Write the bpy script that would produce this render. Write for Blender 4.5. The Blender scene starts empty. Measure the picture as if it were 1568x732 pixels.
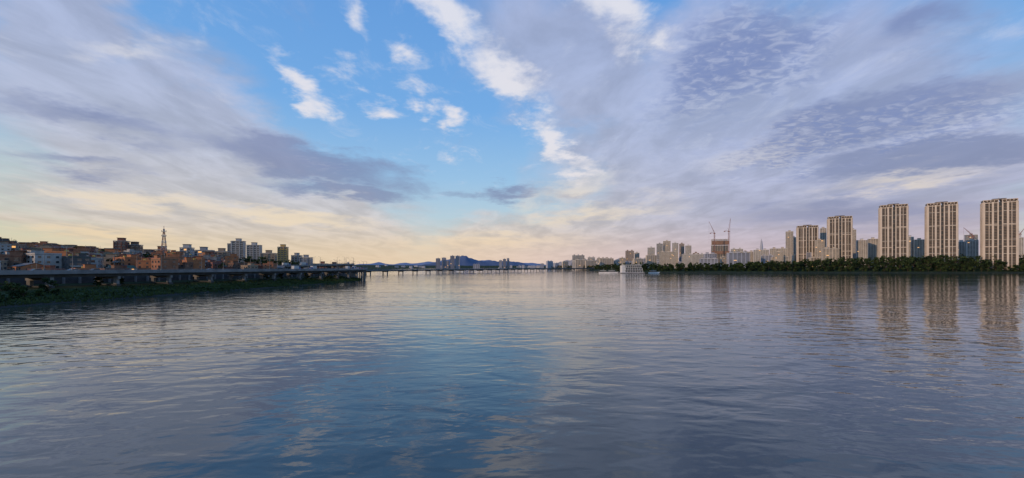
import bpy, math, random
import numpy as np
from mathutils import Vector, Matrix
random.seed(7); rng=np.random.default_rng(7)
S=bpy.context.scene
S.view_settings.view_transform='Standard'; S.view_settings.look='None'; S.view_settings.exposure=0
COL=S.collection
F=658.0; CX=784.0; HY=409.0; H=12.0      # survey constants used to turn bearings into ground positions
def gx(px,d): return (px-CX)/F*d
def gz(py,d): return (HY-py)/F*d+H
def s2l(c):
    c=c/255.0
    return c/12.92 if c<=0.04045 else ((c+0.055)/1.055)**2.4
def rgb(r,g,b): return (s2l(r),s2l(g),s2l(b),1)

# ---------------------------------------------------------------- materials
def mat(name,col,rough=0.8,var=0.25,scale=0.3,metal=0.0,spec=0.4,emit=None):
    m=bpy.data.materials.new(name); m.use_nodes=True
    nt=m.node_tree; b=nt.nodes['Principled BSDF']
    b.inputs['Roughness'].default_value=rough; b.inputs['Metallic'].default_value=metal
    b.inputs['Specular IOR Level'].default_value=spec
    g=nt.nodes.new('ShaderNodeNewGeometry'); n=nt.nodes.new('ShaderNodeTexNoise')
    n.inputs['Scale'].default_value=scale; n.inputs['Detail'].default_value=3
    nt.links.new(g.outputs['Position'],n.inputs['Vector'])
    r=nt.nodes.new('ShaderNodeMapRange'); r.inputs['From Min'].default_value=0.3; r.inputs['From Max'].default_value=0.7
    r.inputs['To Min'].default_value=1-var; r.inputs['To Max'].default_value=1+var
    nt.links.new(n.outputs['Fac'],r.inputs['Value'])
    v=nt.nodes.new('ShaderNodeVectorMath'); v.operation='SCALE'; v.inputs[0].default_value=col[:3]
    nt.links.new(r.outputs[0],v.inputs['Scale']); nt.links.new(v.outputs[0],b.inputs['Base Color'])
    if emit:
        b.inputs['Emission Color'].default_value=(*emit[:3],1); b.inputs['Emission Strength'].default_value=emit[3]
    return m

# ---------------------------------------------------------------- mesh builder
class MB:
    def __init__(s): s.v=[]; s.f=[]; s.m=[]
    def face(s,pts,m=0):
        i=len(s.v); s.v+= [tuple(p) for p in pts]; s.f.append(tuple(range(i,i+len(pts)))); s.m.append(m)
    def box(s,x0,x1,y0,y1,z0,z1,m=0):
        i=len(s.v)
        s.v+=[(x0,y0,z0),(x1,y0,z0),(x1,y1,z0),(x0,y1,z0),(x0,y0,z1),(x1,y0,z1),(x1,y1,z1),(x0,y1,z1)]
        for q in ((0,3,2,1),(4,5,6,7),(0,1,5,4),(1,2,6,5),(2,3,7,6),(3,0,4,7)):
            s.f.append(tuple(i+k for k in q)); s.m.append(m)
    def strut(s,a,b,t,m=0,t2=None):
        a=Vector(a); b=Vector(b); d=(b-a).normalized()
        u=d.cross(Vector((0,0,1)))
        if u.length<1e-3: u=Vector((1,0,0))
        u.normalize(); w=d.cross(u); t2=t if t2 is None else t2
        i=len(s.v)
        for p,tt in ((a,t),(b,t2)):
            for su,sw in ((-1,-1),(1,-1),(1,1),(-1,1)):
                s.v.append(tuple(p+u*su*tt/2+w*sw*tt/2))
        for q in ((0,3,2,1),(4,5,6,7),(0,1,5,4),(1,2,6,5),(2,3,7,6),(3,0,4,7)):
            s.f.append(tuple(i+k for k in q)); s.m.append(m)
    def prism(s,prof,y0,y1,m=0):   # profile in xz, extruded along y
        n=len(prof); i=len(s.v)
        s.v+=[(x,y0,z) for x,z in prof]+[(x,y1,z) for x,z in prof]
        s.f.append(tuple(range(i,i+n))); s.m.append(m)
        s.f.append(tuple(range(i+2*n-1,i+n-1,-1))); s.m.append(m)
        for k in range(n):
            l=(k+1)%n; s.f.append((i+k,i+n+k,i+n+l,i+l)); s.m.append(m)
    def wheel(s,x,y,z,r,w,m=0,n=12):
        s.prism([(x+r*math.cos(a*2*math.pi/n),z+r*math.sin(a*2*math.pi/n)) for a in range(n)],y,y+w,m)
    def mesh(s,name,mats):
        me=bpy.data.meshes.new(name); me.from_pydata(s.v,[],s.f)
        for m in mats: me.materials.append(m)
        me.polygons.foreach_set('material_index',s.m); me.update(); return me
def obj(name,me,loc=(0,0,0),rot=0,sc=1,parent=None):
    o=bpy.data.objects.new(name,me); o.location=loc; o.rotation_euler=(0,0,rot)
    o.scale=(sc,sc,sc) if not hasattr(sc,'__len__') else sc
    COL.objects.link(o)
    if parent: o.parent=parent
    return o

# ---------------------------------------------------------------- terrain
def ip(t,pts):
    xs=[p[0] for p in pts]; ys=[p[1] for p in pts]; return np.interp(t,xs,ys)
LS=[(-3000,-260),(-500,-176),(0,-163),(127,-152),(250,-141),(359,-131),(420,-146),(520,-235),(700,-340),(1200,-430),(3000,-760),(5200,-500),(5600,400),(6000,3000),(6100,20000)]
RSX=[(250,1010),(290,950),(350,915),(600,892),(1100,872),(3000,820),(20000,700)]
RX=[(0,250),(1000,258),(1500,285),(2500,240),(3800,0),(5200,-300),(5600,-1000)]
def sstep(t): t=np.clip(t,0,1); return t*t*(3-2*t)
def hgt(x,y):
    x=np.asarray(x,float); y=np.asarray(y,float)
    wob=2.0*np.sin(y*0.11)+1.2*np.sin(y*0.31+1)+1.5*np.sin(x*0.07)
    dL=ip(y,LS)-x+wob*0.5
    dR=np.minimum(y-ip(x,RSX),x-ip(y,RX))+wob
    zl=np.where(dL<0,np.maximum(-4,dL*0.7),np.interp(dL,[0,6,14,28,60,130,300,700],[0,1.0,1.6,3.6,5,11,26,30]))
    bump=2.5*np.sin(x*0.013+1)*np.sin(y*0.011)+1.0*np.sin(x*0.04)*np.cos(y*0.033)
    zl=zl+np.where(dL>80,bump*sstep((dL-80)/100),0)
    zr=np.where(dR<0,np.maximum(-4,dR*0.5),np.interp(dR,[0,5,14,35,60,6000],[0,1.3,2.5,4,7,9]))
    lev=sstep((x-500)/300)*5*sstep((dR-20)/40)
    return np.maximum(zl,zr+lev)
def lines(segs):
    out=[]
    for a,b,st in segs: out+=list(np.arange(a,b,st))
    return np.array(out+[segs[-1][1]])
gxl=lines([(-20000,-4000,2000),(-4000,-1000,150),(-1000,-300,14),(-300,-120,3),(-120,240,20),(240,1300,12),(1300,4000,150),(4000,20000,2000)])
gyl=lines([(-3000,-200,200),(-200,60,16),(60,560,6),(560,860,15),(860,960,4),(960,1600,20),(1600,6400,160),(6400,20000,1700)])
X,Y=np.meshgrid(gxl,gyl); Z=hgt(X,Y); nx=len(gxl); ny=len(gyl)
vs=np.stack([X.ravel(),Y.ravel(),Z.ravel()],1)
fs=[(j*nx+i,j*nx+i+1,(j+1)*nx+i+1,(j+1)*nx+i) for j in range(ny-1) for i in range(nx-1)]
gm=bpy.data.materials.new('ground_grass_soil'); gm.use_nodes=True
nt=gm.node_tree; b=nt.nodes['Principled BSDF']; b.inputs['Roughness'].default_value=0.95; b.inputs['Specular IOR Level'].default_value=0.1
g=nt.nodes.new('ShaderNodeNewGeometry'); n1=nt.nodes.new('ShaderNodeTexNoise'); n1.inputs['Scale'].default_value=0.12; n1.inputs['Detail'].default_value=6
nt.links.new(g.outputs['Position'],n1.inputs['Vector'])
cr=nt.nodes.new('ShaderNodeValToRGB'); e=cr.color_ramp.elements
e[0].position=0.35; e[0].color=(0.016,0.022,0.010,1); e[1].position=0.7; e[1].color=(0.065,0.075,0.030,1)
x=e.new(0.52); x.color=(0.032,0.048,0.017,1)
nt.links.new(n1.outputs['Fac'],cr.inputs['Fac'])
sp=nt.nodes.new('ShaderNodeSeparateXYZ'); nt.links.new(g.outputs['Position'],sp.inputs[0])
mr=nt.nodes.new('ShaderNodeMapRange'); mr.inputs['From Min'].default_value=0.4; mr.inputs['From Max'].default_value=1.0
nt.links.new(sp.outputs['Z'],mr.inputs['Value'])
mx=nt.nodes.new('ShaderNodeMix'); mx.data_type='RGBA'; mx.inputs['A'].default_value=(0.04,0.037,0.03,1)
nt.links.new(mr.outputs[0],mx.inputs['Factor']); nt.links.new(cr.outputs[0],mx.inputs['B']); nt.links.new(mx.outputs['Result'],b.inputs['Base Color'])
me=bpy.data.meshes.new('ground'); me.from_pydata(vs.tolist(),[],fs); me.materials.append(gm)
me.polygons.foreach_set('use_smooth',[True]*len(fs)); obj('ground',me)

# ---------------------------------------------------------------- water
wm=bpy.data.materials.new('river_water'); wm.use_nodes=True
nt=wm.node_tree; b=nt.nodes['Principled BSDF']
b.inputs['Base Color'].default_value=(0.040,0.056,0.052,1); b.inputs['Roughness'].default_value=0.05; b.inputs['IOR'].default_value=1.60
g=nt.nodes.new('ShaderNodeNewGeometry')
def mp(rot,scl):
    m_=nt.nodes.new('ShaderNodeMapping'); m_.inputs['Rotation'].default_value=(0,0,math.radians(rot)); m_.inputs['Scale'].default_value=scl
    nt.links.new(g.outputs['Position'],m_.inputs['Vector']); return m_.outputs[0]
def nz(vec,scale,detail=2,rough=0.5,dist=0.0):
    n_=nt.nodes.new('ShaderNodeTexNoise'); n_.inputs['Scale'].default_value=scale; n_.inputs['Detail'].default_value=detail
    n_.inputs['Roughness'].default_value=rough; n_.inputs['Distortion'].default_value=dist
    nt.links.new(vec,n_.inputs['Vector']); return n_.outputs['Fac']
def mt(op,a,b_=None,c=None):
    m_=nt.nodes.new('ShaderNodeMath'); m_.operation=op
    for k,v in enumerate((a,b_,c)):
        if v is None: continue
        if isinstance(v,(int,float)): m_.inputs[k].default_value=v
        else: nt.links.new(v,m_.inputs[k])
    return m_.outputs[0]
w1=nz(mp(-28,(0.55,1,1)),0.40,2,0.45,0.3)     # main wind ripples
w2=nz(mp(24,(0.6,1,1)),1.4,2,0.5,0)
w3=nz(mp(-45,(0.5,1,1)),0.12,1,0.5,0)      # swell
patch=nz(mp(10,(0.35,1,1)),0.02,2,0.6,0)
amp=nt.nodes.new('ShaderNodeMapRange'); amp.inputs['From Min'].default_value=0.38; amp.inputs['From Max'].default_value=0.62
amp.inputs['To Min'].default_value=0.5; amp.inputs['To Max'].default_value=1.2; nt.links.new(patch,amp.inputs['Value'])
hh=mt('ADD',mt('MULTIPLY',w1,0.21),mt('MULTIPLY',w2,0.022))
hh=mt('MULTIPLY',hh,amp.outputs[0]); hh=mt('ADD',hh,mt('MULTIPLY',w3,0.18))
# waves are lower away from the open mid-river reach (the sheltered right-bank reach is calmer)
sw=nt.nodes.new('ShaderNodeSeparateXYZ'); nt.links.new(g.outputs['Position'],sw.inputs[0])
calm=nt.nodes.new('ShaderNodeMapRange'); calm.inputs['From Min'].default_value=40; calm.inputs['From Max'].default_value=300
calm.inputs['To Min'].default_value=1.0; calm.inputs['To Max'].default_value=0.55; nt.links.new(sw.outputs['Y'],calm.inputs['Value'])
hh=mt('MULTIPLY',hh,calm.outputs[0])
bp=nt.nodes.new('ShaderNodeBump'); bp.inputs['Strength'].default_value=1.0; bp.inputs['Distance'].default_value=1.0
nt.links.new(hh,bp.inputs['Height']); nt.links.new(bp.outputs[0],b.inputs['Normal'])
w=MB(); w.face([(-20000,-3000,0),(20000,-3000,0),(20000,20000,0),(-20000,20000,0)]); obj('river_water',w.mesh('river_water',[wm]))

# ---------------------------------------------------------------- vegetation
leafA=mat('foliage_dark',(0.018,0.032,0.012),0.9,0.4,0.2,spec=.15); leafB=mat('foliage_light',(0.045,0.068,0.022),0.9,0.4,0.2,spec=.15)
bark=mat('bark',(0.07,0.05,0.035),0.95,0.3,2)
class Trees:
    def __init__(s): s.v=[]; s.n=0; s.m=[]; s.tr=MB()
    def tree(s,x,y,z,h,leaf,clumps=7,per=16,spread=0.36,trunk=True,low=0.25):
        if trunk:
            s.tr.strut((x,y,z-0.5),(x+random.uniform(-.3,.3),y,z+h*0.45),h*0.045,0,h*0.028)
            for k in range(3):
                a=random.uniform(0,6.28); s.tr.strut((x,y,z+h*0.3),(x+math.cos(a)*h*0.2,y+math.sin(a)*h*0.2,z+h*random.uniform(.5,.75)),h*0.02,0,h*0.008)
        for c in range(clumps):
            a=random.uniform(0,6.28); t=random.random(); rr=h*spread*math.sqrt(random.random())*(1-0.6*abs(t-0.35))
            c0=np.array([x+math.cos(a)*rr,y+math.sin(a)*rr,z+h*(low+(0.95-low)*t)])
            cr_=h*random.uniform(0.10,0.19)
            p=rng.normal(size=(per,3)); p/=np.linalg.norm(p,axis=1)[:,None]+1e-6
            p*= (rng.random((per,1))**0.4)*cr_; p[:,2]*=0.75; p+=c0
            u=rng.normal(size=(per,3)); u/=np.linalg.norm(u,axis=1)[:,None]
            w_=np.cross(u,rng.normal(size=(per,3))); w_/=np.linalg.norm(w_,axis=1)[:,None]
            l=leaf*(0.6+0.8*rng.random((per,1)))/2
            q=np.stack([p-u*l-w_*l*.7,p+u*l-w_*l*.8,p+u*l*.9+w_*l,p-u*l*.7+w_*l*.8],1).reshape(-1,3)
            s.v.append(q); s.n+=per; s.m+=[1+(1 if random.random()<0.42 else 0)]*per
    def build(s,name):
        V=np.concatenate(s.v); nt_=len(s.tr.v)
        v=s.tr.v+V.tolist(); f=s.tr.f+[(nt_+4*i,nt_+4*i+1,nt_+4*i+2,nt_+4*i+3) for i in range(s.n)]
        me=bpy.data.meshes.new(name); me.from_pydata(v,[],f)
        for m_ in (bark,leafA,leafB): me.materials.append(m_)
        me.polygons.foreach_set('material_index',s.tr.m+s.m); me.update(); return obj(name,me)
T=Trees()
xx=262
while xx<1750:
    sy=float(ip(xx,RSX))
    for r in range(5):
        if random.random()<0.12: continue
        x_=xx+random.uniform(-5,5); y_=sy+22+r*13+random.uniform(-5,5)
        big=float(sstep((xx-330)/650))
        hh_=random.uniform(10,15)+big*random.uniform(7,15)
        if r==0: hh_*=0.55
        T.tree(x_,y_,float(hgt(x_,y_)),hh_,1.7,9,20,0.40,low=0.10)
    xx+=8.0
T.build('riverside_tree_row')
T=Trees()
for i in range(260):
    y_=random.uniform(1020,2600); x_=float(ip(y_,RX))+random.uniform(15,70)
    T.tree(x_,y_,float(hgt(x_,y_)),random.uniform(10,18),2.6,5,9,0.42,low=0.1)
T.build('far_bank_tree_row')
T=Trees()
for i in range(150):   # wooded shoulder of the hill
    px=random.uniform(370,462); d=random.uniform(400,560); x_=gx(px,d); T.tree(x_,d,float(hgt(x_,d)),random.uniform(9,14),0.9,9,22,0.38,low=0.12)
for i in range(190):
    px=random.uniform(-60,520); d=random.uniform(230,600); x_=gx(px,d)
    if float(ip(d,LS))-x_<70: continue
    T.tree(x_,d,float(hgt(x_,d)),random.uniform(6,11),0.8,8,20,0.36)
T.build('hillside_tree_mass')
T=Trees()
for i in range(230):  # scrub on the bank
    y_=random.uniform(70,440); x_=float(ip(y_,LS))-abs(random.gauss(0,1))*9-3
    T.tree(x_,y_,float(hgt(x_,y_))-0.3,random.uniform(0.5,1.5),0.35,6,16,0.6,trunk=False,low=0.0)
for (px,d,h_) in ((18,141,6),(36,143,4.5),(76,158,6.5),(60,150,3),(150,190,4),(180,205,5),(300,245,5),(410,300,6),(430,310,5),(470,335,6),(505,352,6),(515,365,7)):
    x_=gx(px,d); T.tree(x_,d,float(hgt(x_,d))-0.3,h_,0.45,14,40,0.42,low=0.05)
T.build('riverbank_shrubs')
V=[];Fc=[]
for i in range(9000):
    y_=random.uniform(60,440); x_=float(ip(y_,LS))-random.random()**1.5*24-0.5; z_=float(hgt(x_,y_)); hq=random.uniform(0.3,0.9); a=random.uniform(0,3.14); k=len(V); dx=math.cos(a)*.25; dy=math.sin(a)*.25
    V+=[(x_-dx,y_-dy,z_-.05),(x_+dx,y_+dy,z_-.05),(x_+dx*1.4,y_,z_+hq),(x_-dx*1.2,y_+dy,z_+hq*.8)]; Fc.append((k,k+1,k+2,k+3))
me=bpy.data.meshes.new('riverbank_grass'); me.from_pydata(V,[],Fc); me.materials.append(mat('grass_blades',(0.050,0.068,0.022),0.95,0.4,0.1,spec=.1)); obj('riverbank_grass',me)

# ---------------------------------------------------------------- common materials
conc=mat('concrete',(0.20,0.19,0.185),0.85,0.3,0.25); concd=mat('concrete_dark',(0.06,0.06,0.06),0.9,0.35,0.3)  # concd: darker concrete for deck undersides, pier tie beams and retaining wall
asph=mat('asphalt',(0.05,0.05,0.052),0.9,0.2,0.5); paint=mat('road_paint',(0.6,0.6,0.56),0.7,0.1)
steel=mat('galvanised_steel',(0.13,0.135,0.14),0.7,0.15,1)
glassd=mat('window_glass_dark',(0.03,0.035,0.042),0.15,0.4,0.2,0,0.8)
glassw=mat('window_lit',(0.3,0.2,0.1),0.5,0.1,0.3,0,0.5,emit=(1.0,0.5,0.15,1.0))

# ---------------------------------------------------------------- elevated roads / bridges
def resample(path,step):
    pts=[Vector(p) for p in path]; out=[]
    P=[pts[0]*2-pts[1]]+pts+[pts[-1]*2-pts[-2]]
    for i in range(1,len(P)-2):
        L=(P[i+1]-P[i]).length; n=max(2,int(L/step))
        for k in range(n):
            t=k/n
            out.append(0.5*((2*P[i])+(-P[i-1]+P[i+1])*t+(2*P[i-1]-5*P[i]+4*P[i+1]-P[i+2])*t*t+(-P[i-1]+3*P[i]-3*P[i+1]+P[i+2])*t**3))
    out.append(pts[-1]); return out
def road(name,path,width,thick,pierstep,pierw,base=None,parapet=1.0,step=6,girders=True):
    pts=resample(path,step); mb=MB(); hw=width/2
    def frame(i):
        a=pts[max(0,i-1)]; c=pts[min(len(pts)-1,i+1)]; d=(c-a); d.z=0; d.normalize(); return Vector((d.y,-d.x,0))
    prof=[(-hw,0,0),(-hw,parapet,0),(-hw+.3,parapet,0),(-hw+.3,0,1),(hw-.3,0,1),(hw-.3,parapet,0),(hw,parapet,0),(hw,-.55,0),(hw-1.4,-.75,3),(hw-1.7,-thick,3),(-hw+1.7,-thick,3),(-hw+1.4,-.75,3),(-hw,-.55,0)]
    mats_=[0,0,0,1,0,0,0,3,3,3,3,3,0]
    rings=[]
    for i,p in enumerate(pts):
        r=frame(i); k=len(mb.v); mb.v+=[tuple(p+r*a+Vector((0,0,z))) for a,z,_ in prof]; rings.append(k)
    n=len(prof)
    for i in range(len(pts)-1):
        for k in range(n):
            l=(k+1)%n; mb.f.append((rings[i]+k,rings[i+1]+k,rings[i+1]+l,rings[i]+l)); mb.m.append(mats_[k])
    acc=0
    for i in range(len(pts)-1):
        r=frame(i); r2=frame(i+1)
        for off,dash in ((0,False),(-hw*0.45,True),(hw*0.45,True),(hw-1,False),(-hw+1,False)):
            if dash and i%2: continue
            u=Vector((0,0,.006)); mb.face([pts[i]+r*(off-.08)+u,pts[i]+r*(off+.08)+u,pts[i+1]+r2*(off+.08)+u,pts[i+1]+r2*(off-.08)+u],2)
        for sgn in (-1,1):   # railing on parapet
            q=pts[i]+r*sgn*(hw-.15)+Vector((0,0,parapet)); q2=pts[i+1]+r2*sgn*(hw-.15)+Vector((0,0,parapet))
            mb.strut(q,q+Vector((0,0,.45)),.1,4); mb.strut(q+Vector((0,0,.45)),q2+Vector((0,0,.45)),.08,4)
        acc+=(pts[i+1]-pts[i]).length
        if acc>pierstep:
            acc=0; p=pts[i]; gz_=(float(hgt(p.x,p.y)) if base is None else base)-1; zt=p.z-thick
            if zt-gz_>2:
                a=p-r*hw*.82; c=p+r*hw*.82
                mb.strut((a.x,a.y,zt-.55),(c.x,c.y,zt-.55),1.2,0)
                for sgn in (-.62,.62):
                    q=p+r*hw*sgn; mb.strut((q.x,q.y,gz_),(q.x,q.y,zt-1.1),pierw,0,pierw*.9)
                mb.strut((p.x-r.x*hw*.8,p.y-r.y*hw*.8,gz_+.6),(p.x+r.x*hw*.8,p.y+r.y*hw*.8,gz_+.6),pierw*1.3,3)
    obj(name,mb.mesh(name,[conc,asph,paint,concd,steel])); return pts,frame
HW=[(-232,-90,9.8),(-206,40,9.8),(-188,157,9.8),(-168,270,9.7),(-152,375,9.7),(-166,470,10),(-222,590,10.5),(-330,800,11)]
pH,fH=road('elevated_highway',HW,15,1.9,20,1.5)
RP=[(-330,150,9.5),(-285,260,9.9),(-238,345,11),(-196,420,13.6),(-184,480,14.8),(-215,560,14.5),(-300,700,13)]
pR,fR=road('ramp_viaduct',RP,9,1.5,28,1.4)
BR=[(-262,640,6.5),(-120,900,7),(20,1140,7.5),(160,1380,7.8),(300,1600,7.8)]
pB,fB=road('river_bridge',BR,16,1.8,30,1.6,base=-3,step=12)
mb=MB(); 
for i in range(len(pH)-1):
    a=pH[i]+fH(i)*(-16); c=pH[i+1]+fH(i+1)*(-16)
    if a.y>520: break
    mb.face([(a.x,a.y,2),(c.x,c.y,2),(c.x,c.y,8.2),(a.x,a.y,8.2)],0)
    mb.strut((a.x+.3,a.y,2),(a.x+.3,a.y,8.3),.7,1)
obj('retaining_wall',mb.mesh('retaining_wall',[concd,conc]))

# ---------------------------------------------------------------- cars, lamps
def car_mesh(i,col):
    mb=MB()
    mb.prism([(-2.2,.35),(2.15,.35),(2.25,.6),(2.15,.85),(1.2,1.0),(-2.1,1.02),(-2.28,.7)],-.88,.88,0)
    mb.prism([(-1.75,1.0),(1.15,1.0),(.45,1.47),(-1.3,1.48)],-.76,.76,1)
    mb.prism([(-1.28,1.485),(.42,1.475),(.38,1.53),(-1.22,1.54)],-.72,.72,0)
    for wx in (-1.4,1.4):
        for wy in (-.92,.7): mb.wheel(wx,wy,.33,.33,.22,2)
    mb.box(2.16,2.26,-.75,-.45,.62,.78,3); mb.box(2.16,2.26,.45,.75,.62,.78,3)
    mb.box(-2.30,-2.2,-.8,-.5,.72,.88,4); mb.box(-2.30,-2.2,.5,.8,.72,.88,4)
    return mb.mesh('car_body_%d'%i,[col,glassd,blk,hl,tl])
blk=mat('tyre_rubber',(0.02,0.02,0.02),0.9,0.1); hl=mat('headlamp',(0.8,0.8,0.75),0.3,0.05,emit=(1,.95,.8,1.5)); tl=mat('tail_lamp',(0.4,0.02,0.02),0.3,0.05,emit=(1,.05,.03,.8))
carm=[car_mesh(i,mat('car_paint_%d'%i,c,0.3,0.05)) for i,c in enumerate([(.6,.6,.6),(.05,.05,.06),(.3,.31,.33),(.5,.06,.05),(.08,.12,.3)])]
def truck():
    mb=MB(); mb.box(-3.6,1.6,-1.1,1.1,.9,3.2,0); mb.prism([(1.75,.6),(3.6,.6),(3.6,1.4),(3.2,2.3),(1.75,2.4)],-1.0,1.0,1); mb.prism([(3.25,1.5),(3.63,1.42),(3.25,2.25)],-.9,.9,2)
    mb.box(-3.6,1.7,-.9,.9,.6,.88,3)
    for wx in (-2.6,-1.8,2.6):
        for wy in (-1.05,.8): mb.wheel(wx,wy,.45,.45,.25,3)
    return mb.mesh('truck_body',[mat('truck_box_white',(.45,.45,.44),.5,.1),mat('truck_cab_blue',(.06,.12,.3),.4,.1),glassd,blk])
tm=truck()
def place_on(pts,fr,offs,cnt,imin=2):
    for k in range(cnt):
        i=random.randint(imin,len(pts)-3); off=random.choice(offs); p=pts[i]+fr(i)*off; d=pts[i+1]-pts[i]
        a=math.atan2(d.y,d.x)+(math.pi if off<0 else 0)
        if random.random()<.08: obj('box_truck',tm,(p.x,p.y,p.z+.01),a)
        else: obj('car',random.choice(carm),(p.x,p.y,p.z+.01),a)
place_on(pH,fH,(-5,-2,2,5),42); place_on(pR,fR,(-2.2,2.2),26); place_on(pB,fB,(-5,5),24)
mb=MB(); mb.strut((0,0,0),(0,0,7),.2,0,.12); mb.strut((0,0,6.9),(2.0,0,7.5),.11,0,.08); mb.prism([(1.6,7.4),(2.5,7.5),(2.45,7.62),(1.8,7.6)],-.15,.15,0); mb.box(-.3,.3,-.3,.3,0,.4,0)
lm=mb.mesh('street_lamp',[steel])
for pts,fr,hw,st in ((pH,fH,7.2,6),(pR,fR,4.2,6),(pB,fB,7.7,4)):
    for i in range(2,len(pts)-2,st):
        r=fr(i); p=pts[i]+r*hw; obj('street_lamp',lm,(p.x,p.y,p.z+1),math.atan2(-r.y,-r.x))
        p=pts[i]-r*hw; obj('street_lamp',lm,(p.x,p.y,p.z+1),math.atan2(r.y,r.x))

# ---------------------------------------------------------------- houses
walls=[mat('brick_red',(.22,.09,.06),.9,.3,.5),mat('brick_brown',(.16,.095,.065),.9,.3,.5),mat('render_white',(.38,.36,.34),.85,.2,.4),mat('tile_orange',(.38,.15,.065),.8,.2,.4),
 mat('render_beige',(.30,.22,.155),.85,.2,.4),mat('brick_orange',(.30,.13,.07),.85,.25,.4),mat('render_dark',(.09,.085,.085),.85,.2,.4),mat('brick_dark_red',(.16,.065,.045),.9,.3,.5),mat('render_grey',(.19,.19,.19),.85,.25,.4)]
roofs=[mat('roof_waterproof_green',(.05,.10,.07),.85,.25,.4),mat('roof_concrete',(.14,.135,.13),.9,.3,.4),mat('roof_tile_red',(.20,.07,.045),.85,.25,.5),mat('roof_sheet_blue',(.07,.12,.2),.6,.2,.4)]
trim=mat('trim_pale',(.32,.30,.28),.8,.15,.4); tank=mat('water_tank_yellow',(.45,.30,.06),.6,.1)
def house(i):
    w_=random.uniform(8,15); d_=random.uniform(8,12); fl=random.choice([2,2,3,3,4]); fh=2.9; h_=fl*fh; mb=MB()
    mb.box(-w_/2,w_/2,-d_/2,d_/2,-5,h_,0)
    gable=random.random()<.3
    if gable:
        e=.5; zr=h_+2.0
        mb.face([(-w_/2-e,-d_/2-e,h_+.05),(w_/2+e,-d_/2-e,h_+.05),(w_/2+e,0,zr),(-w_/2-e,0,zr)],1)
        mb.face([(-w_/2-e,0,zr),(w_/2+e,0,zr),(w_/2+e,d_/2+e,h_+.05),(-w_/2-e,d_/2+e,h_+.05)],1)
        for sx in (-1,1): mb.face([(sx*w_/2,-d_/2,h_),(sx*w_/2,d_/2,h_),(sx*w_/2,0,zr-.15)],0)
    else:
        mb.box(-w_/2-.1,w_/2+.1,-d_/2-.1,d_/2+.1,h_+.01,h_+.2,1)
        for a in ((-w_/2-.1,w_/2+.1,-d_/2-.1,-d_/2+.12),(-w_/2-.1,w_/2+.1,d_/2-.12,d_/2+.1)): mb.box(*a,h_+.21,h_+1.0,0)
        for a in ((-w_/2-.1,-w_/2+.12,-d_/2+.13,d_/2-.13),(w_/2-.12,w_/2+.1,-d_/2+.13,d_/2-.13)): mb.box(*a,h_+.21,h_+1.0,0)
        mb.box(w_*.08,w_*.42,-d_*.1,d_*.38,h_+.21,h_+2.7,0); mb.box(w_*.05,w_*.45,-d_*.13,d_*.41,h_+2.71,h_+2.9,1)
        if random.random()<.6: mb.wheel(-w_*.25,-.6,h_+1.3,.8,1.4,4,10)
        mb.strut((-w_*.35,d_*.2,h_),(-w_*.35,d_*.2,h_+4),.12,3)
    for f in range(fl):
        z0=f*fh+.95
        for sy in (-1,1):
            nb=max(2,int(w_/3.2))
            for b_ in range(nb):
                if random.random()<.12: continue
                cx=-w_/2+(b_+.5)*w_/nb; ww=random.choice([.7,1.0]); y=sy*(d_/2+.05)
                lit=5 if random.random()<.05 else 2
                mb.box(cx-ww,cx+ww,min(y,y-sy*.1),max(y,y-sy*.1),z0,z0+1.35,lit); mb.box(cx-ww-.1,cx+ww+.1,y-.1,y+.1,z0-.16,z0-.02,3)
        for sx in (-1,1):
            nb=max(2,int(d_/3.6))
            for b_ in range(nb):
                cy=-d_/2+(b_+.5)*d_/nb; x=sx*(w_/2+.05)
                mb.box(min(x,x-sx*.1),max(x,x-sx*.1),cy-.7,cy+.7,z0,z0+1.3,2)
        if f>0 and random.random()<.6: mb.box(-w_*.4,w_*.1,-d_/2-1.1,-d_/2-.02,f*fh-.1,f*fh+.9,3)
    mb.box(w_*.3-.5,w_*.3+.5,-d_/2-.08,-d_/2+.02,0,2.1,3)
    wi=[0,5,2,3,7,1,4,0,8,5,6,3,2,7][i%14]
    return ('gabled_house' if gable else 'brick_house' if wi in (0,1,5,7) else 'rowhouse_villa'), mb.mesh('house_mesh_%d'%i,[walls[wi],roofs[random.choice([0,0,1,1,2,2,3])],glassd,trim,tank,glassw])
HM=[house(i) for i in range(42)]
placed=[]; tries=0
def clear_of(x,y,r):
    for (a,b_) in placed:
        if (a-x)**2+(b_-y)**2<r*r: return False
    return True
def near_road(x,y,r):
    for pts in (pH,pR):
        for p in pts[::3]:
            if (p.x-x)**2+(p.y-y)**2<r*r: return True
    return False
while len(placed)<480 and tries<9000:
    tries+=1; d=random.uniform(190,640); px=random.uniform(-90,500); x_=gx(px,d)
    inl=float(ip(d,LS))-x_
    if inl<62 or near_road(x_,d,13) or not clear_of(x_,d,12.0): continue
    if px>370 and px<462 and 390<d<570 and random.random()<.85: continue
    if px>455 and random.random()<.4: continue
    placed.append((x_,d)); nm,me=random.choice(HM)
    rr=math.radians(random.choice([0,90,180,270])+random.choice([20,-30])+random.uniform(-12,12))
    obj(nm,me,(x_,d,float(hgt(x_,d))),rr,random.uniform(.70,.98))
print('houses',len(placed))

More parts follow.
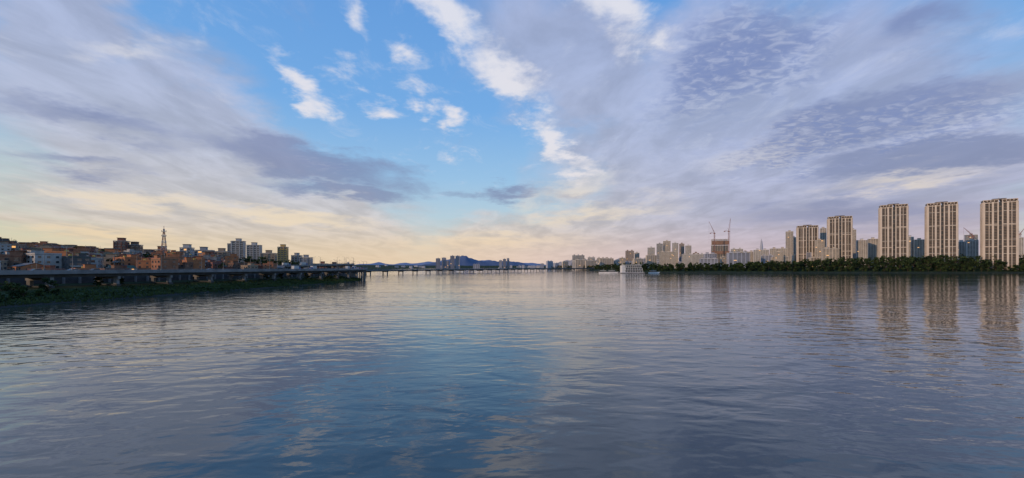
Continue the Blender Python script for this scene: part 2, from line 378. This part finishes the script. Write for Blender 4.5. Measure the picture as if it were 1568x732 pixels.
# ---------------------------------------------------------------- apartment slabs
def slab(name,w_,d_,h_,fh,wall,glass,trimm,bays,roofm,base=-8,balc=True):
    mb=MB(); mb.box(-w_/2,w_/2,-d_/2,d_/2,base,h_,0); fl=max(3,int(h_/fh)); fh=h_/fl
    bw=w_/bays
    for sy in (-1,1):
        y0=sy*(d_/2+.12); y1=sy*(d_/2-.2)
        for f in range(fl):
            for b_ in range(bays):
                cx=-w_/2+(b_+.5)*bw
                lit=4 if random.random()<.012 else 1
                mb.box(cx-bw*.36,cx+bw*.36,min(y0,y1),max(y0,y1),f*fh+fh*.34,f*fh+fh*.86,lit)
            if balc: mb.box(-w_/2+.5,w_/2-.5,min(sy*(d_/2+.5),sy*(d_/2+.01)),max(sy*(d_/2+.5),sy*(d_/2+.01)),f*fh+.05,f*fh+fh*.28,2)
        for b_ in range(0,bays+1,2):
            cx=-w_/2+b_*bw; cx=min(max(cx,-w_/2+.4),w_/2-.4); ya=sy*(d_/2+.01); yb=sy*(d_/2+.8); mb.box(cx-.4,cx+.4,min(ya,yb),max(ya,yb),base,h_+.4,0)
    for sx in (-1,1):
        x0=sx*(w_/2+.12); x1=sx*(w_/2-.2)
        for f in range(fl):
            for cy in (-d_*.22,d_*.22): mb.box(min(x0,x1),max(x0,x1),cy-1,cy+1,f*fh+fh*.34,f*fh+fh*.8,1)
    mb.box(-w_/2-.3,w_/2+.3,-d_/2-.3,d_/2+.3,h_+.41,h_+1.3,2)
    for k in range(max(1,int(w_/16))):
        cx=-w_/2+(k+.5)*w_/max(1,int(w_/16)); mb.box(cx-3,cx+3,-d_*.3,d_*.3,h_+1.31,h_+4.5,0); mb.box(cx-3.4,cx+3.4,-d_*.35,d_*.35,h_+4.51,h_+5.0,3)
    return mb.mesh(name+'_mesh',[wall,glass,trimm,roofm,glassw])
cream=mat('apartment_cream',(.52,.44,.35),.8,.12,.1); creamb=mat('apartment_trim',(.60,.55,.48),.8,.1,.1); white=mat('apartment_white',(.54,.51,.48),.8,.12,.1)
whitel=mat('apartment_offwhite',(.40,.385,.37),.8,.12,.1)
grey=mat('apartment_grey',(.28,.29,.31),.8,.15,.1); brown=mat('apartment_brown',(.26,.15,.10),.8,.15,.1); blueg=mat('office_glass_blue',(.07,.10,.15),.2,.25,.1,0,.8)
glassm=mat('apartment_glazing',(.085,.085,.09),.2,.35,.15,0,.7); rfd=mat('roof_dark',(.10,.10,.11),.85,.2,.3); yel=mat('facade_yellow',(.50,.31,.10),.75,.12,.3)
hazeA=mat('facade_hazy_grey',(.36,.37,.43),.9,.1,.02); hazeB=mat('facade_hazy_dark',(.20,.22,.29),.9,.1,.02); hazeC=mat('facade_far_haze_tint',(.40,.41,.46),.95,.05,.02)  # distance haze mixed into the facade base colours, no volume in the scene
def putslab(name,px0,px1,top,d,walls_,dep=None,rotk=0.5,fh=3.0,bays=None,trimm=None,roofm=None,glass=None,balc=True):
    u=((px0+px1)/2-CX)/F; th=math.atan(u)*rotk
    k=math.cos(th)+abs(math.sin(th)*u)
    dep=dep or 12; w_=max(8,(px1-px0)/F*d/k*0.93); x_=u*d; zb=float(hgt(x_,d)); top_z=gz(top,d); h_=max(6,top_z-zb-4)
    bays=bays or max(3,int(w_/4.2))
    me=slab(name,w_,dep,h_,fh,walls_,glass or glassm,trimm or creamb,bays,roofm or rfd,balc=balc)
    return obj(name,me,(x_,d+dep/2,zb),-th)
L=[(170,190,365,520,walls[0],'brick_apartment'),(190,211,371,530,walls[1],'brick_apartment'),(14,44,380,330,walls[3],'orange_building'),(-20,20,370,470,grey,'office_building'),(-60,-25,364,400,whitel,'apartment_block'),
 (232,252,378,470,walls[5],'orange_building'),(272,290,375,480,whitel,'apartment_block'),(292,322,379,500,grey,'apartment_block'),(322,348,381,520,walls[4],'apartment_block'),
 (352,372,366,640,whitel,'apartment_block'),(346,362,370,660,whitel,'apartment_block'),(375,397,372,620,whitel,'apartment_block'),(396,420,384,560,walls[4],'apartment_block'),
 (423,438,375,640,yel,'yellow_tower_building'),(444,460,388,660,whitel,'apartment_block'),(456,476,391,640,grey,'apartment_block'),(484,500,401,760,walls[0],'brick_apartment'),(500,520,402,720,walls[0],'brick_apartment'),
 (88,112,376,420,walls[4],'office_building'),(112,150,378,480,grey,'office_building'),(128,140,382,430,walls[0],'brick_apartment'),(305,326,386,430,walls[0],'brick_apartment'),(50,85,379,410,walls[3],'office_building'),
 (520,540,404,900,whitel,'apartment_block'),(205,235,383,420,walls[6],'office_building'),(60,80,386,330,walls[5],'brick_apartment'),(150,172,388,340,walls[3],'orange_building'),(255,275,388,370,walls[5],'brick_apartment')]
for a,b_,t,d,m_,n_ in L: putslab(n_,a,b_,t,d,m_,dep=11,trimm=trim,balc=(m_ in (whitel,)))
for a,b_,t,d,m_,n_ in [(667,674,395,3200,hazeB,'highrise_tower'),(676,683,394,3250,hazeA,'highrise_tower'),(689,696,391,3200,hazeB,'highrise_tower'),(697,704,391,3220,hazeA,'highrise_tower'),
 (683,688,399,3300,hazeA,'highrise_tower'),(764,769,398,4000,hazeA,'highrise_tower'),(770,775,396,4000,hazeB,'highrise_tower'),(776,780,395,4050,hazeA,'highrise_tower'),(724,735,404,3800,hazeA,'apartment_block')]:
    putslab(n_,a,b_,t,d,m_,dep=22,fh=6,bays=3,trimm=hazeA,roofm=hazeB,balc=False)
dist=[]; distfar=[]
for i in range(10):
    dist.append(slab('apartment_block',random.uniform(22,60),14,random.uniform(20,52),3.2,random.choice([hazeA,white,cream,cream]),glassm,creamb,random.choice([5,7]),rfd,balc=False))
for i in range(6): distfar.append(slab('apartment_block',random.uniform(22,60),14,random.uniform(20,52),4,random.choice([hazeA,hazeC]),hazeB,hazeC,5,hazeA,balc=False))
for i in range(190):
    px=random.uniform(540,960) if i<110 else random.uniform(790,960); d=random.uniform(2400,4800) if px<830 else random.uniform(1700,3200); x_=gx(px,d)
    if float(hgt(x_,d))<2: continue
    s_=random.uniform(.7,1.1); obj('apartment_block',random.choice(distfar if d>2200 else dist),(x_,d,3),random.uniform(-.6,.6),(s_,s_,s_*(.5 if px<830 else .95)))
for i in range(85):
    px=random.uniform(950,1620); d=random.uniform(1150,2300); x_=gx(px,d)
    s_=random.uniform(.75,1.05); obj('apartment_block',random.choice(dist),(x_,d,float(hgt(x_,d))),-math.atan((px-CX)/F)*.6+random.uniform(-.3,.3),s_)
R=[(876,896,390,2000,grey),(900,912,393,2100,white),(914,934,394,2000,cream),(935,945,399,1900,white),(958,972,383,1900,brown),(972,980,386,1950,cream),(992,1004,378,1800,white),
 (1006,1016,372,1900,grey),(1016,1028,368,1900,cream),(1030,1040,371,1850,white),(1041,1049,372,1900,brown),(1050,1060,375,1800,white),(1010,1040,384,1500,cream),(1044,1082,388,1450,white),(1120,1140,380,1600,white),
 (1128,1158,384,1400,cream),(1155,1180,381,1350,white),(1180,1208,379,1300,cream),(1205,1217,353,1500,cream),(1212,1222,362,1520,white),(1250,1266,366,1250,cream),(1258,1268,348,1350,cream),(1303,1314,350,1300,cream),
 (1314,1332,366,1150,white),(1332,1348,364,1180,cream),(1390,1403,361,1150,white),(1403,1420,365,1120,cream),(1468,1485,368,1080,white),(1484,1503,366,1050,white),(1480,1501,358,1400,blueg),(1556,1572,362,1200,white),(1575,1610,350,1100,white),(1062,1072,386,1500,brown)]
for a,b_,t,d,m_ in R: putslab('apartment_tower' if t<380 else 'apartment_block',a,b_,t,d,m_,dep=15,rotk=.8)

# ---------------------------------------------------------------- five riverside towers
pier=mat('tower_pier_cream',(.58,.49,.40),.75,.08,.05); pierb=mat('tower_spandrel_brown',(.22,.155,.11),.7,.12,.1); tg=mat('tower_glazing',(.045,.04,.04),.18,.5,.12,0,.5); crown=mat('tower_crown_dark',(.10,.075,.065),.6,.15,.2)
def tower(px0,px1,top,d):
    u=((px0+px1)/2-CX)/F; th=math.atan(u)*.8; dep=24
    w_=(px1-px0)/F*d/(math.cos(th)+math.sin(th)*u)*.93; x_=u*d; zb=float(hgt(x_,d)); h_=gz(top,d)-zb-7
    fl=int(h_/3.3); fh=h_/fl; mb=MB()
    mb.box(-w_/2,w_/2,-dep/2,dep/2,-4,h_,2)
    for sy in (-1,1):
        Y0=lambda a,b_: (min(sy*(dep/2+a),sy*(dep/2+b_)),max(sy*(dep/2+a),sy*(dep/2+b_)))
        for a,b_ in ((-.5,-.44),(-.335,-.315),(-.245,-.185),(-.085,-.045),(.045,.085),(.185,.245),(.315,.335),(.44,.5)):
            y=Y0(.01,1.3); mb.box(a*w_,b_*w_,y[0],y[1],-4,h_+.5,0)
        for a,b_ in ((-.44,-.335),(-.315,-.245),(-.185,-.085),(.085,.185),(.245,.315),(.335,.44)):
            for f in range(fl):
                y=Y0(.01,.55); mb.box(a*w_+.02,b_*w_-.02,y[0],y[1],f*fh,f*fh+fh*.30,1 if f%9 else 0)
        for f in range(fl):
            if f%3==0: y=Y0(.01,.4); mb.box(-.045*w_+.02,.045*w_-.02,y[0],y[1],f*fh,f*fh+fh*.3,1)
        for f0 in (.0,.32,.66,.985):
            y=Y0(.56,1.5); mb.box(-.5*w_-.2,-.05*w_,y[0],y[1],f0*h_,f0*h_+1.3,0); mb.box(.05*w_,.5*w_+.2,y[0],y[1],f0*h_,f0*h_+1.3,0)
    for sx in (-1,1):
        X0=lambda a,b_: (min(sx*(w_/2+a),sx*(w_/2+b_)),max(sx*(w_/2+a),sx*(w_/2+b_)))
        for a,b_ in ((-.5,-.3),(-.08,.08),(.3,.5)):
            x=X0(.01,1.0); mb.box(x[0],x[1],a*dep,b_*dep,-4,h_+.3,0)
        for f in range(fl):
            x=X0(.01,.5); mb.box(x[0],x[1],-.3*dep+.02,-.08*dep-.02,f*fh,f*fh+fh*.35,1); mb.box(x[0],x[1],.08*dep+.02,.3*dep-.02,f*fh,f*fh+fh*.35,1)
    for s_ in (-1,1):
        a,b_=(s_*.06*w_,s_*.49*w_); a,b_=min(a,b_),max(a,b_)
        mb.box(a,b_,-dep*.44,dep*.44,h_+.6,h_+4.2,3); mb.box(a-.6,b_+.6,-dep*.5-1.6,dep*.5+1.6,h_+4.21,h_+5.3,0)
        for k in range(5): cx=a+(b_-a)*k/4; mb.box(cx-.5,cx+.5,-dep*.5-1.2,-dep*.5+.2,h_+.61,h_+4.2,0)
    mb.box(-.2*w_,.2*w_,-dep*.25,dep*.25,h_+5.31,h_+8,3); mb.strut((0,0,h_+8),(0,0,h_+12),.4,0)
    obj('riverside_apartment_tower',mb.mesh('riverside_tower_mesh',[pier,pierb,tg,crown]),(x_,d,zb),-th)
tower(1219,1253,345,1300); tower(1266,1305,331,1160); tower(1345,1390,313,1010); tower(1416,1466,310,960); tower(1501,1558,305,925)

# construction building + cranes
d=1700; x_=gx(1102,d); zb=float(hgt(x_,d)); h_=gz(365,d)-zb; mb=MB(); w_=60
for f in range(int(h_/4)):
    mb.box(-w_/2,w_/2,-13,13,f*4,f*4+.7,0)
    for k in range(7):
        cx=-w_/2+2+k*(w_-4)/6
        for yy in (-12,11): mb.box(cx-.5,cx+.5,yy,yy+1,f*4+.71,f*4+3.99,0)
    if f*4<h_*.72: mb.box(-w_/2+1,w_/2-1,-11,11,f*4+.71,f*4+3.98,1)
for z0,z1 in ((h_*.45,h_*.55),(h_*.78,h_*.9)): mb.box(-w_/2-1,w_/2+1,-14.2,-13.2,z0,z1,2)
obj('building_under_construction',mb.mesh('building_under_construction',[cream,rfd,brown]),(x_,d,zb),-.25)
cr_m=mat('crane_paint',(.30,.15,.12),.6,.15,.5)
def crane(px,top,d,ang,jib,t=1.6):
    x_=gx(px,d); zb=float(hgt(x_,d)); hm=(gz(top,d)-zb)*.72; mb=MB()
    for sx in (-1,1):
        for sy in (-1,1): mb.strut((sx*t,sy*t,0),(sx*t,sy*t,hm),.45)
    z=0
    while z<hm-4:
        mb.strut((-t,-t,z),(t,-t,z+4),.3); mb.strut((t,-t,z+4),(t,t,z),.3); mb.strut((-t,t,z),(-t,-t,z+4),.3); z+=4
    mb.box(-t-1,t+1,-t-1,t+1,hm,hm+3); c,s_=math.cos(ang),math.sin(ang)
    tip=(jib*c,0,hm+jib*s_); mb.strut((0,-1,hm+3),tip,.6); mb.strut((0,1,hm+3),tip,.6); mb.strut((0,0,hm+5.5),tip,.4)
    for k in range(12):
        f=k/12; g_=(k+1)/12; mb.strut((tip[0]*f,-1*(1-f),hm+3+(tip[2]-hm-3)*f),(tip[0]*g_,1*(1-g_),hm+3+(tip[2]-hm-3)*g_),.3)
    mb.strut((0,0,hm+3),(-jib*.3,0,hm+3),1.2); mb.box(-jib*.3-2,-jib*.3+2,-1.5,1.5,hm,hm+2.6); mb.strut((0,0,hm+3),(-3,0,hm+12),.5); mb.strut((-3,0,hm+12),tip,.2); mb.strut((-3,0,hm+12),(-jib*.3,0,hm+3),.2)
    mb.strut(tip,(tip[0],0,hm*.7),.2)
    obj('tower_crane',mb.mesh('tower_crane',[cr_m]),(x_,d,zb),random.uniform(-.2,.2))
crane(1094,338,1650,2.0,52); crane(1116,334,1500,1.45,48); crane(1490,345,1350,2.3,40); crane(1562,340,1500,1.0,36)
d=5200; x_=gx(1166,d); hs=gz(366,d); mb=MB(); n=16
prev=None
for k,(f,r) in enumerate([(0,26),(.25,25),(.5,21),(.75,15),(.92,8),(1.0,2)]):
    ring=[(r*math.cos(a*2*math.pi/n),r*math.sin(a*2*math.pi/n),hs*f) for a in range(n)]
    if prev:
        for a in range(n):
            q=(a+1)%n
            if k==5 and a%4==0: continue
            mb.face([prev[a],prev[q],ring[q],ring[a]],a%2)
    prev=ring
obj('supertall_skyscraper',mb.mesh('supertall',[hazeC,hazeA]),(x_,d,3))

# lattice mast on the hill
d=430; x_=gx(251,d); zb=float(hgt(x_,d)); hm=gz(346,d)-zb; mb=MB(); red=mat('mast_red',(.35,.14,.10),.6,.1); wht=mat('mast_white',(.35,.34,.34),.6,.1)
N=12
def leg(k,sx,sy): w_=2.9*(1-.85*min(1,k/N*1.05)); return (sx*w_,sy*w_,hm*.92*k/N)
for k in range(N):
    m_=k%2
    c=[(-1,-1),(1,-1),(1,1),(-1,1)]
    for j in range(4):
        a,b_=c[j],c[(j+1)%4]
        mb.strut(leg(k,*a),leg(k+1,*a),.30,m_); mb.strut(leg(k,*a),leg(k+1,*b_),.14,m_); mb.strut(leg(k,*b_),leg(k+1,*a),.14,m_); mb.strut(leg(k+1,*a),leg(k+1,*b_),.14,m_)
mb.strut((0,0,hm*.9),(0,0,hm),.3,0)
for f in (.55,.72,.84): mb.box(-1.6,1.6,-1.6,1.6,hm*f,hm*f+.25,1); mb.box(-1.9,-1.6,-.4,.4,hm*f+.3,hm*f+1.6,1); mb.box(1.6,1.9,-.4,.4,hm*f+.3,hm*f+1.6,1)
obj('lattice_radio_mast',mb.mesh('lattice_radio_mast',[red,wht]),(x_,d,zb),.4)
mb=MB(); mb.strut((0,0,-1),(0,0,11),.35,0,.22); mb.strut((-1.2,0,10),(1.2,0,10),.15,0); mb.strut((-1,0,9),(1,0,9),.15,0); mb.wheel(.45,-.3,8,.32,.6,0); um=mb.mesh('utility_pole',[conc])
for i in range(60):
    d=random.uniform(220,520); px=random.uniform(0,490); x_=gx(px,d)
    if float(ip(d,LS))-x_<60 or near_road(x_,d,9): continue
    obj('utility_pole',um,(x_,d,float(hgt(x_,d))),random.uniform(0,3))

# floating pavilion + boats
d=830; x_=gx(967,d); mb=MB(); wsl=mat('pavilion_white',(.66,.64,.61),.6,.06,.2)
mb.box(-23,23,-9,9,-.5,1.4,1)
for k,(w_,z) in enumerate(((20.5,1.41),(19.5,6.2),(17,11))):
    mb.box(-w_+1,w_-1,-7,7,z+.5,z+4.3,2)
    mb.box(-w_,w_,-8.5,8.5,z,z+.49,0); 
    for j in range(9): cx=-w_+1+j*(w_-1)/4; mb.box(cx-.25,cx+.25,-7.4,-7.02,z+.5,z+4.3,0)
mb.box(-17.5,17.5,-9,9,15.5,16.4,0); mb.box(-20.5,-14,-7.2,6,1.9,15,0)
for j in range(24): cx=-22.5+j*45/23; mb.strut((cx,-8.8,1.4),(cx,-8.8,2.5),.12,0)
mb.strut((-22.5,-8.8,2.5),(22.5,-8.8,2.5),.12,0)
obj('floating_pavilion',mb.mesh('floating_pavilion',[wsl,conc,glassm]),(x_,d,0),.05)
mb=MB()
hullp=[(-8,.0),(7,.0),(9.5,2.0),(-8,1.6)]
mb.prism(hullp,-2,2,0); mb.prism([(-6,1.7),(4,1.7),(3,3.9),(-6,3.9)],-1.6,1.6,1); mb.prism([(-6.3,3.91),(3.4,3.91),(3.2,4.2),(-6.3,4.2)],-1.8,1.8,0); mb.strut((-1,0,4.2),(-1,0,7),.15,0)
bm=mb.mesh('ferry_boat',[wsl,glassm])
for px,d in ((925,860),(938,880),(1001,850),(735,1050),(705,1100)): obj('ferry_boat',bm,(gx(px,d),d,-.3),random.uniform(-.3,.3),1.3)

# ---------------------------------------------------------------- mountains
def ridge(name,d,prof,depth,col,seed):
    pxs=np.linspace(prof[0][0],prof[-1][0],160); base=np.interp(pxs,[p[0] for p in prof],[p[1] for p in prof])
    r=np.random.default_rng(seed); nse=np.zeros(160)
    for o in (6,13,29,61):
        ph=r.random()*6; nse+=np.sin(np.linspace(0,o,160)*2+ph)/o
    top=np.maximum(2,((HY-base)/F*d+H)*(1+nse*.5)); v=[];f=[];J=9
    for j in range(J):
        t=j/(J-1); yy=d-depth+2*depth*t; k=math.sin(math.pi*t)**.8
        for i in range(160): v.append((gx(pxs[i],d),yy,top[i]*k*(1+.12*math.sin(i*.35+j*1.7))-1*(1-k)))
    for j in range(J-1):
        for i in range(159): a=j*160+i; f.append((a,a+1,a+161,a+160))
    me=bpy.data.meshes.new(name); me.from_pydata(v,[],f); me.materials.append(col); me.polygons.foreach_set('use_smooth',[True]*len(f)); obj(name,me)
ma=mat('mountain_forest_hazy',(.080,.115,.19),.95,.12,.002); mbm=mat('mountain_forest_far_haze_tint',(.17,.22,.33),.95,.08,.002)  # bluish aerial haze put into the mountains' base colours, paler for the farther range
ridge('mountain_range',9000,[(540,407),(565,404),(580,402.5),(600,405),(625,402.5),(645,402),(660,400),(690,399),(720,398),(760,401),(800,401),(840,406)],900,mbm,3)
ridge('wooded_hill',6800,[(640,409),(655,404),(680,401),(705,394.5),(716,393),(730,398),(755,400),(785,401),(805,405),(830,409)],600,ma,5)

# ---------------------------------------------------------------- sky
SUN_AZ=-122; SUN_EL=12
W=bpy.data.worlds.new('World'); S.world=W; W.use_nodes=True; nt=W.node_tree
for n_ in list(nt.nodes): nt.nodes.remove(n_)
def nn(t,**k):
    n_=nt.nodes.new(t)
    for a,v in k.items(): setattr(n_,a,v)
    return n_
def setin(sock,v):
    if isinstance(v,bpy.types.NodeSocket): nt.links.new(v,sock)
    else: sock.default_value=v
def m2(op,a,b_=None,c=None,clamp=False):
    n_=nn('ShaderNodeMath',operation=op,use_clamp=clamp)
    for k,v in enumerate((a,b_,c)):
        if v is not None: setin(n_.inputs[k],v)
    return n_.outputs[0]
def vm(op,a,b_=None,sc=None):
    n_=nn('ShaderNodeVectorMath',operation=op); setin(n_.inputs[0],a)
    if b_ is not None: setin(n_.inputs[1],b_)
    if sc is not None: setin(n_.inputs['Scale'],sc)
    return n_.outputs[0]
def mixc(f,a,b_):
    n_=nn('ShaderNodeMix',data_type='RGBA'); setin(n_.inputs['Factor'],f); setin(n_.inputs['A'],a); setin(n_.inputs['B'],b_); return n_.outputs['Result']
def noise(vec,scale,detail=5,rough=.55,dist=0.,col=False):
    n_=nn('ShaderNodeTexNoise'); setin(n_.inputs['Vector'],vec); n_.inputs['Scale'].default_value=scale; n_.inputs['Detail'].default_value=detail; n_.inputs['Roughness'].default_value=rough; n_.inputs['Distortion'].default_value=dist
    return n_.outputs['Color' if col else 'Fac']
def ss(v,a,b_,o0=0.,o1=1.):
    n_=nn('ShaderNodeMapRange',interpolation_type='SMOOTHSTEP'); setin(n_.inputs['Value'],v); n_.inputs['From Min'].default_value=a; n_.inputs['From Max'].default_value=b_; n_.inputs['To Min'].default_value=o0; n_.inputs['To Max'].default_value=o1
    return n_.outputs[0]
def ramp(v,stops):
    n_=nn('ShaderNodeValToRGB'); setin(n_.inputs[0],v); e=n_.color_ramp.elements
    while len(e)<len(stops): e.new(.5)
    for k,(p,c) in enumerate(stops): e[k].position=p; e[k].color=c
    return n_.outputs[0]
D=nn('ShaderNodeTexCoord').outputs['Generated']
sep=nn('ShaderNodeSeparateXYZ'); nt.links.new(D,sep.inputs[0]); dx,dy,dz=sep.outputs
zp=m2('MAXIMUM',dz,0.0); zc=m2('ADD',zp,.10)
cmb=nn('ShaderNodeCombineXYZ'); setin(cmb.inputs[0],m2('DIVIDE',dx,zc)); setin(cmb.inputs[1],m2('DIVIDE',dy,zc)); P=cmb.outputs[0]
def pm(rot,scl):   # streak coordinates on the cloud plane
    n_=nn('ShaderNodeMapping'); setin(n_.inputs['Vector'],P); n_.inputs['Rotation'].default_value=(0,0,math.radians(rot)); n_.inputs['Scale'].default_value=scl; return n_.outputs[0]
wz=vm('SUBTRACT',noise(P,2.1,5,.62,col=True),(.5,.5,.5))
wamp=m2('MINIMUM',m2('MULTIPLY_ADD',zp,.55,.03),.20)
Dw=vm('ADD',D,vm('SCALE',wz,sc=wamp))
def dirv(px,py):
    v=Vector(((px-CX)/F,1,(HY-py)/F)); return v.normalized()
def stroke(x0,y0,x1,y1,w_,gain=1.0):
    a,b_=dirv(x0,y0),dirv(x1,y1); c=((a+b_)/2).normalized(); e1=b_-a; L=e1.length/2; e1=(e1-c*e1.dot(c)).normalized(); e2=c.cross(e1)
    R_=Matrix((e1,e2,c)).transposed(); nrm=math.sqrt(1+((x0+x1)/2-CX)**2/F**2)
    n_=nn('ShaderNodeMapping',vector_type='TEXTURE'); setin(n_.inputs['Vector'],Dw); n_.inputs['Location'].default_value=c; n_.inputs['Rotation'].default_value=R_.to_euler('XYZ'); n_.inputs['Scale'].default_value=(L,w_/F/nrm,.9)
    g_=nn('ShaderNodeTexGradient',gradient_type='SPHERICAL'); nt.links.new(n_.outputs[0],g_.inputs[0])
    return m2('MULTIPLY',g_.outputs['Fac'],gain)
def union(lst):
    o=stroke(*lst[0])
    for s_ in lst[1:]: o=m2('MAXIMUM',o,stroke(*s_))
    return o
clear=ramp(zp,[(0,rgb(226,206,188)),(.03,rgb(220,213,198)),(.10,rgb(188,210,220)),(.20,rgb(154,196,232)),(.34,rgb(118,174,232)),(.6,rgb(96,153,222)),(1,rgb(75,125,200))])
west=m2('MULTIPLY',ss(dx,-.25,-.85),ss(zp,.30,.02)); clear=mixc(m2('MULTIPLY',west,.80),clear,rgb(202,212,188))
skyt=nn('ShaderNodeTexSky',sky_type='NISHITA'); skyt.sun_disc=False; skyt.sun_elevation=math.radians(SUN_EL); skyt.sun_rotation=math.radians(SUN_AZ)
nish=vm('SCALE',skyt.outputs[0],sc=.1)
clear=mixc(.08,clear,nish)
nA=noise(pm(14,(1.3,.55,1)),1.0,6,.55,.5)
nB=noise(pm(10,(3.0,1.5,1)),1.0,7,.60,.4)
nF=noise(P,8.0,5,.65,.4)
nW=noise(pm(-35,(3.2,2.0,1)),1.5,7,.66,.6)
veil=union([(-250,40,560,330,210),(-300,280,760,380,110,1.1),(800,400,1750,-60,330,1.25),(1000,330,1900,180,240,1.2),(600,-60,1150,260,110,.9),(500,385,1700,360,90,1.2),(-100,-80,240,110,150,.9)])
hole=union([(500,-40,640,290,130,1.1),(220,40,760,270,100,1.1),(950,-20,1080,20,60,.5),(150,-40,480,120,60,.7)])
vmask=m2('ADD',m2('MULTIPLY',veil,1.7),m2('MULTIPLY_ADD',nA,1.7,-.88)); vmask=m2('SUBTRACT',vmask,m2('MULTIPLY',hole,.8)); vmask=ss(vmask,.0,.95)
vcol=ramp(zp,[(0,rgb(222,198,180)),(.05,rgb(216,200,184)),(.12,rgb(202,198,200)),(.25,rgb(180,186,208)),(.45,rgb(166,178,210)),(1,rgb(154,164,198))])
vcolR=ramp(zp,[(0,rgb(206,182,184)),(.05,rgb(190,178,192)),(.12,rgb(174,175,200)),(.3,rgb(168,178,210)),(1,rgb(158,170,212))])
vcol=mixc(ss(dx,-.05,.55),vcol,vcolR)
shade=ss(nB,.3,.72,.84,1.15); vcol=vm('SCALE',vcol,sc=shade)
col=mixc(m2('MULTIPLY',vmask,.90),clear,vcol)
# thin wisps (fibrous)
wisp=m2('MULTIPLY',ss(nW,.52,.76),ss(zp,.05,.2)); col=mixc(m2('MULTIPLY',wisp,.34),col,rgb(206,213,232))
br=union([(-100,270,420,330,26,.9),(200,310,620,350,22,1.),(-60,340,330,372,16,1.),(740,330,1000,250,30,.8),(700,350,1150,300,26,.7),(0,20,330,105,24,.7),(230,60,360,110,20,.5),(1020,270,1400,170,34,.7),(1180,300,1650,240,26,.7),(500,372,1000,366,20,.7)])
bm_=ss(m2('ADD',m2('MULTIPLY',br,1.3),m2('MULTIPLY_ADD',nB,1.3,-.72)),.05,1.10)
bcol=ramp(zp,[(0,rgb(240,210,170)),(.1,rgb(236,218,190)),(.22,rgb(222,218,216)),(.5,rgb(212,218,236)),(1,rgb(208,214,234))])
col=mixc(m2('MULTIPLY',bm_,.80),col,bcol)
dk=union([(120,170,720,300,46,1.1),(-100,150,330,215,40,.8),(330,270,700,310,22,1.1),(1080,255,1750,60,50,1.15),(1180,265,1800,200,36,1.4),(1000,180,1300,-40,58,1.1),(1280,90,1560,0,44,.9),(1050,330,1700,320,40,.9),(600,290,940,300,18,.8),(-100,240,300,260,26,.7)])
dm=ss(m2('ADD',m2('MULTIPLY',dk,1.4),m2('MULTIPLY_ADD',nB,1.6,-.87)),.05,1.05)
dcol=ramp(zp,[(0,rgb(158,154,176)),(.15,rgb(128,139,172)),(.4,rgb(122,139,184)),(1,rgb(120,136,182))])
col=mixc(m2('MULTIPLY',dm,.78),col,dcol)
# mottled altocumulus ripples
mk=union([(1000,220,1320,-60,100,1.2),(1050,270,1500,150,46,1.),(1250,240,1750,90,60,1.),(950,250,1200,60,80,.5),(300,240,640,300,40,.4)])
mott=noise(pm(35,(1,1.35,1)),16.0,3,.6,.6); mkm=ss(m2('ADD',mk,m2('MULTIPLY_ADD',nB,1.2,-.6)),.10,.75)
mm=m2('MULTIPLY',mkm,ss(mott,.42,.64)); col=mixc(m2('MULTIPLY',mm,.55),col,rgb(120,139,188))
mm2=m2('MULTIPLY',mkm,ss(mott,.52,.32)); col=mixc(m2('MULTIPLY',mm2,.34),col,rgb(196,203,226))
# white cloud streaks
wh=union([(590,-60,770,100,38,1.25),(700,50,850,165,42,1.25),(800,140,890,290,34,1.25),(840,-40,1040,100,44,1.2),(960,50,1080,100,40,.8),(850,200,915,295,28,1.1),(530,-40,570,90,22,.85),(580,40,660,130,36,.85),(400,110,540,165,30,1.),(530,140,630,200,32,1.),(645,150,730,205,30,1.05),(600,150,665,192,26,1.),(590,90,700,200,44,.75),(490,90,590,140,28,.6),(640,190,740,290,30,.4)])
wn=m2('ADD',m2('MULTIPLY',nW,1.2),m2('MULTIPLY',nF,1.1)); wmk=ss(m2('ADD',m2('MULTIPLY',wh,1.05),m2('SUBTRACT',wn,1.43)),-.05,.85)
wcol=ramp(zp,[(0,rgb(240,224,208)),(.25,rgb(230,227,232)),(1,rgb(220,226,241))])
col=mixc(m2('MULTIPLY',wmk,.90),col,wcol)
hz=ramp(ss(dx,-.8,.8),[(0,rgb(224,204,164)),(.35,rgb(232,206,174)),(.55,rgb(224,200,188)),(.75,rgb(206,186,188)),(1,rgb(186,174,186))])
col=mixc(m2('MULTIPLY',ss(dz,.10,.0),.68),col,hz)
bg=nn('ShaderNodeBackground'); nt.links.new(vm('SCALE',col,sc=10.1),bg.inputs['Color']); bg.inputs['Strength'].default_value=.1
out=nn('ShaderNodeOutputWorld'); nt.links.new(bg.outputs[0],out.inputs['Surface'])
W.cycles.sampling_method='MANUAL'; W.cycles.sample_map_resolution=256

# ---------------------------------------------------------------- sun
sl=bpy.data.lights.new('sun','SUN'); sl.energy=2.2; sl.angle=math.radians(.5); sl.color=(1,.70,.46); so=bpy.data.objects.new('sun',sl); COL.objects.link(so)
az=math.radians(SUN_AZ); el=math.radians(SUN_EL); to=Vector((math.sin(az)*math.cos(el),math.cos(az)*math.cos(el),math.sin(el)))
so.rotation_euler=to.to_track_quat('Z','Y').to_euler(); so.location=(0,0,200)
# ---------------------------------------------------------------- camera
cd=bpy.data.cameras.new('camera'); cam=bpy.data.objects.new('camera',cd); COL.objects.link(cam)
cam.location=(0,0,H); cam.rotation_euler=(math.radians(90),0,0); cd.sensor_width=36; cd.lens=36*F/1568; cd.shift_y=(HY-366)/1568
cd.clip_end=60000; cd.clip_start=.1; S.camera=cam
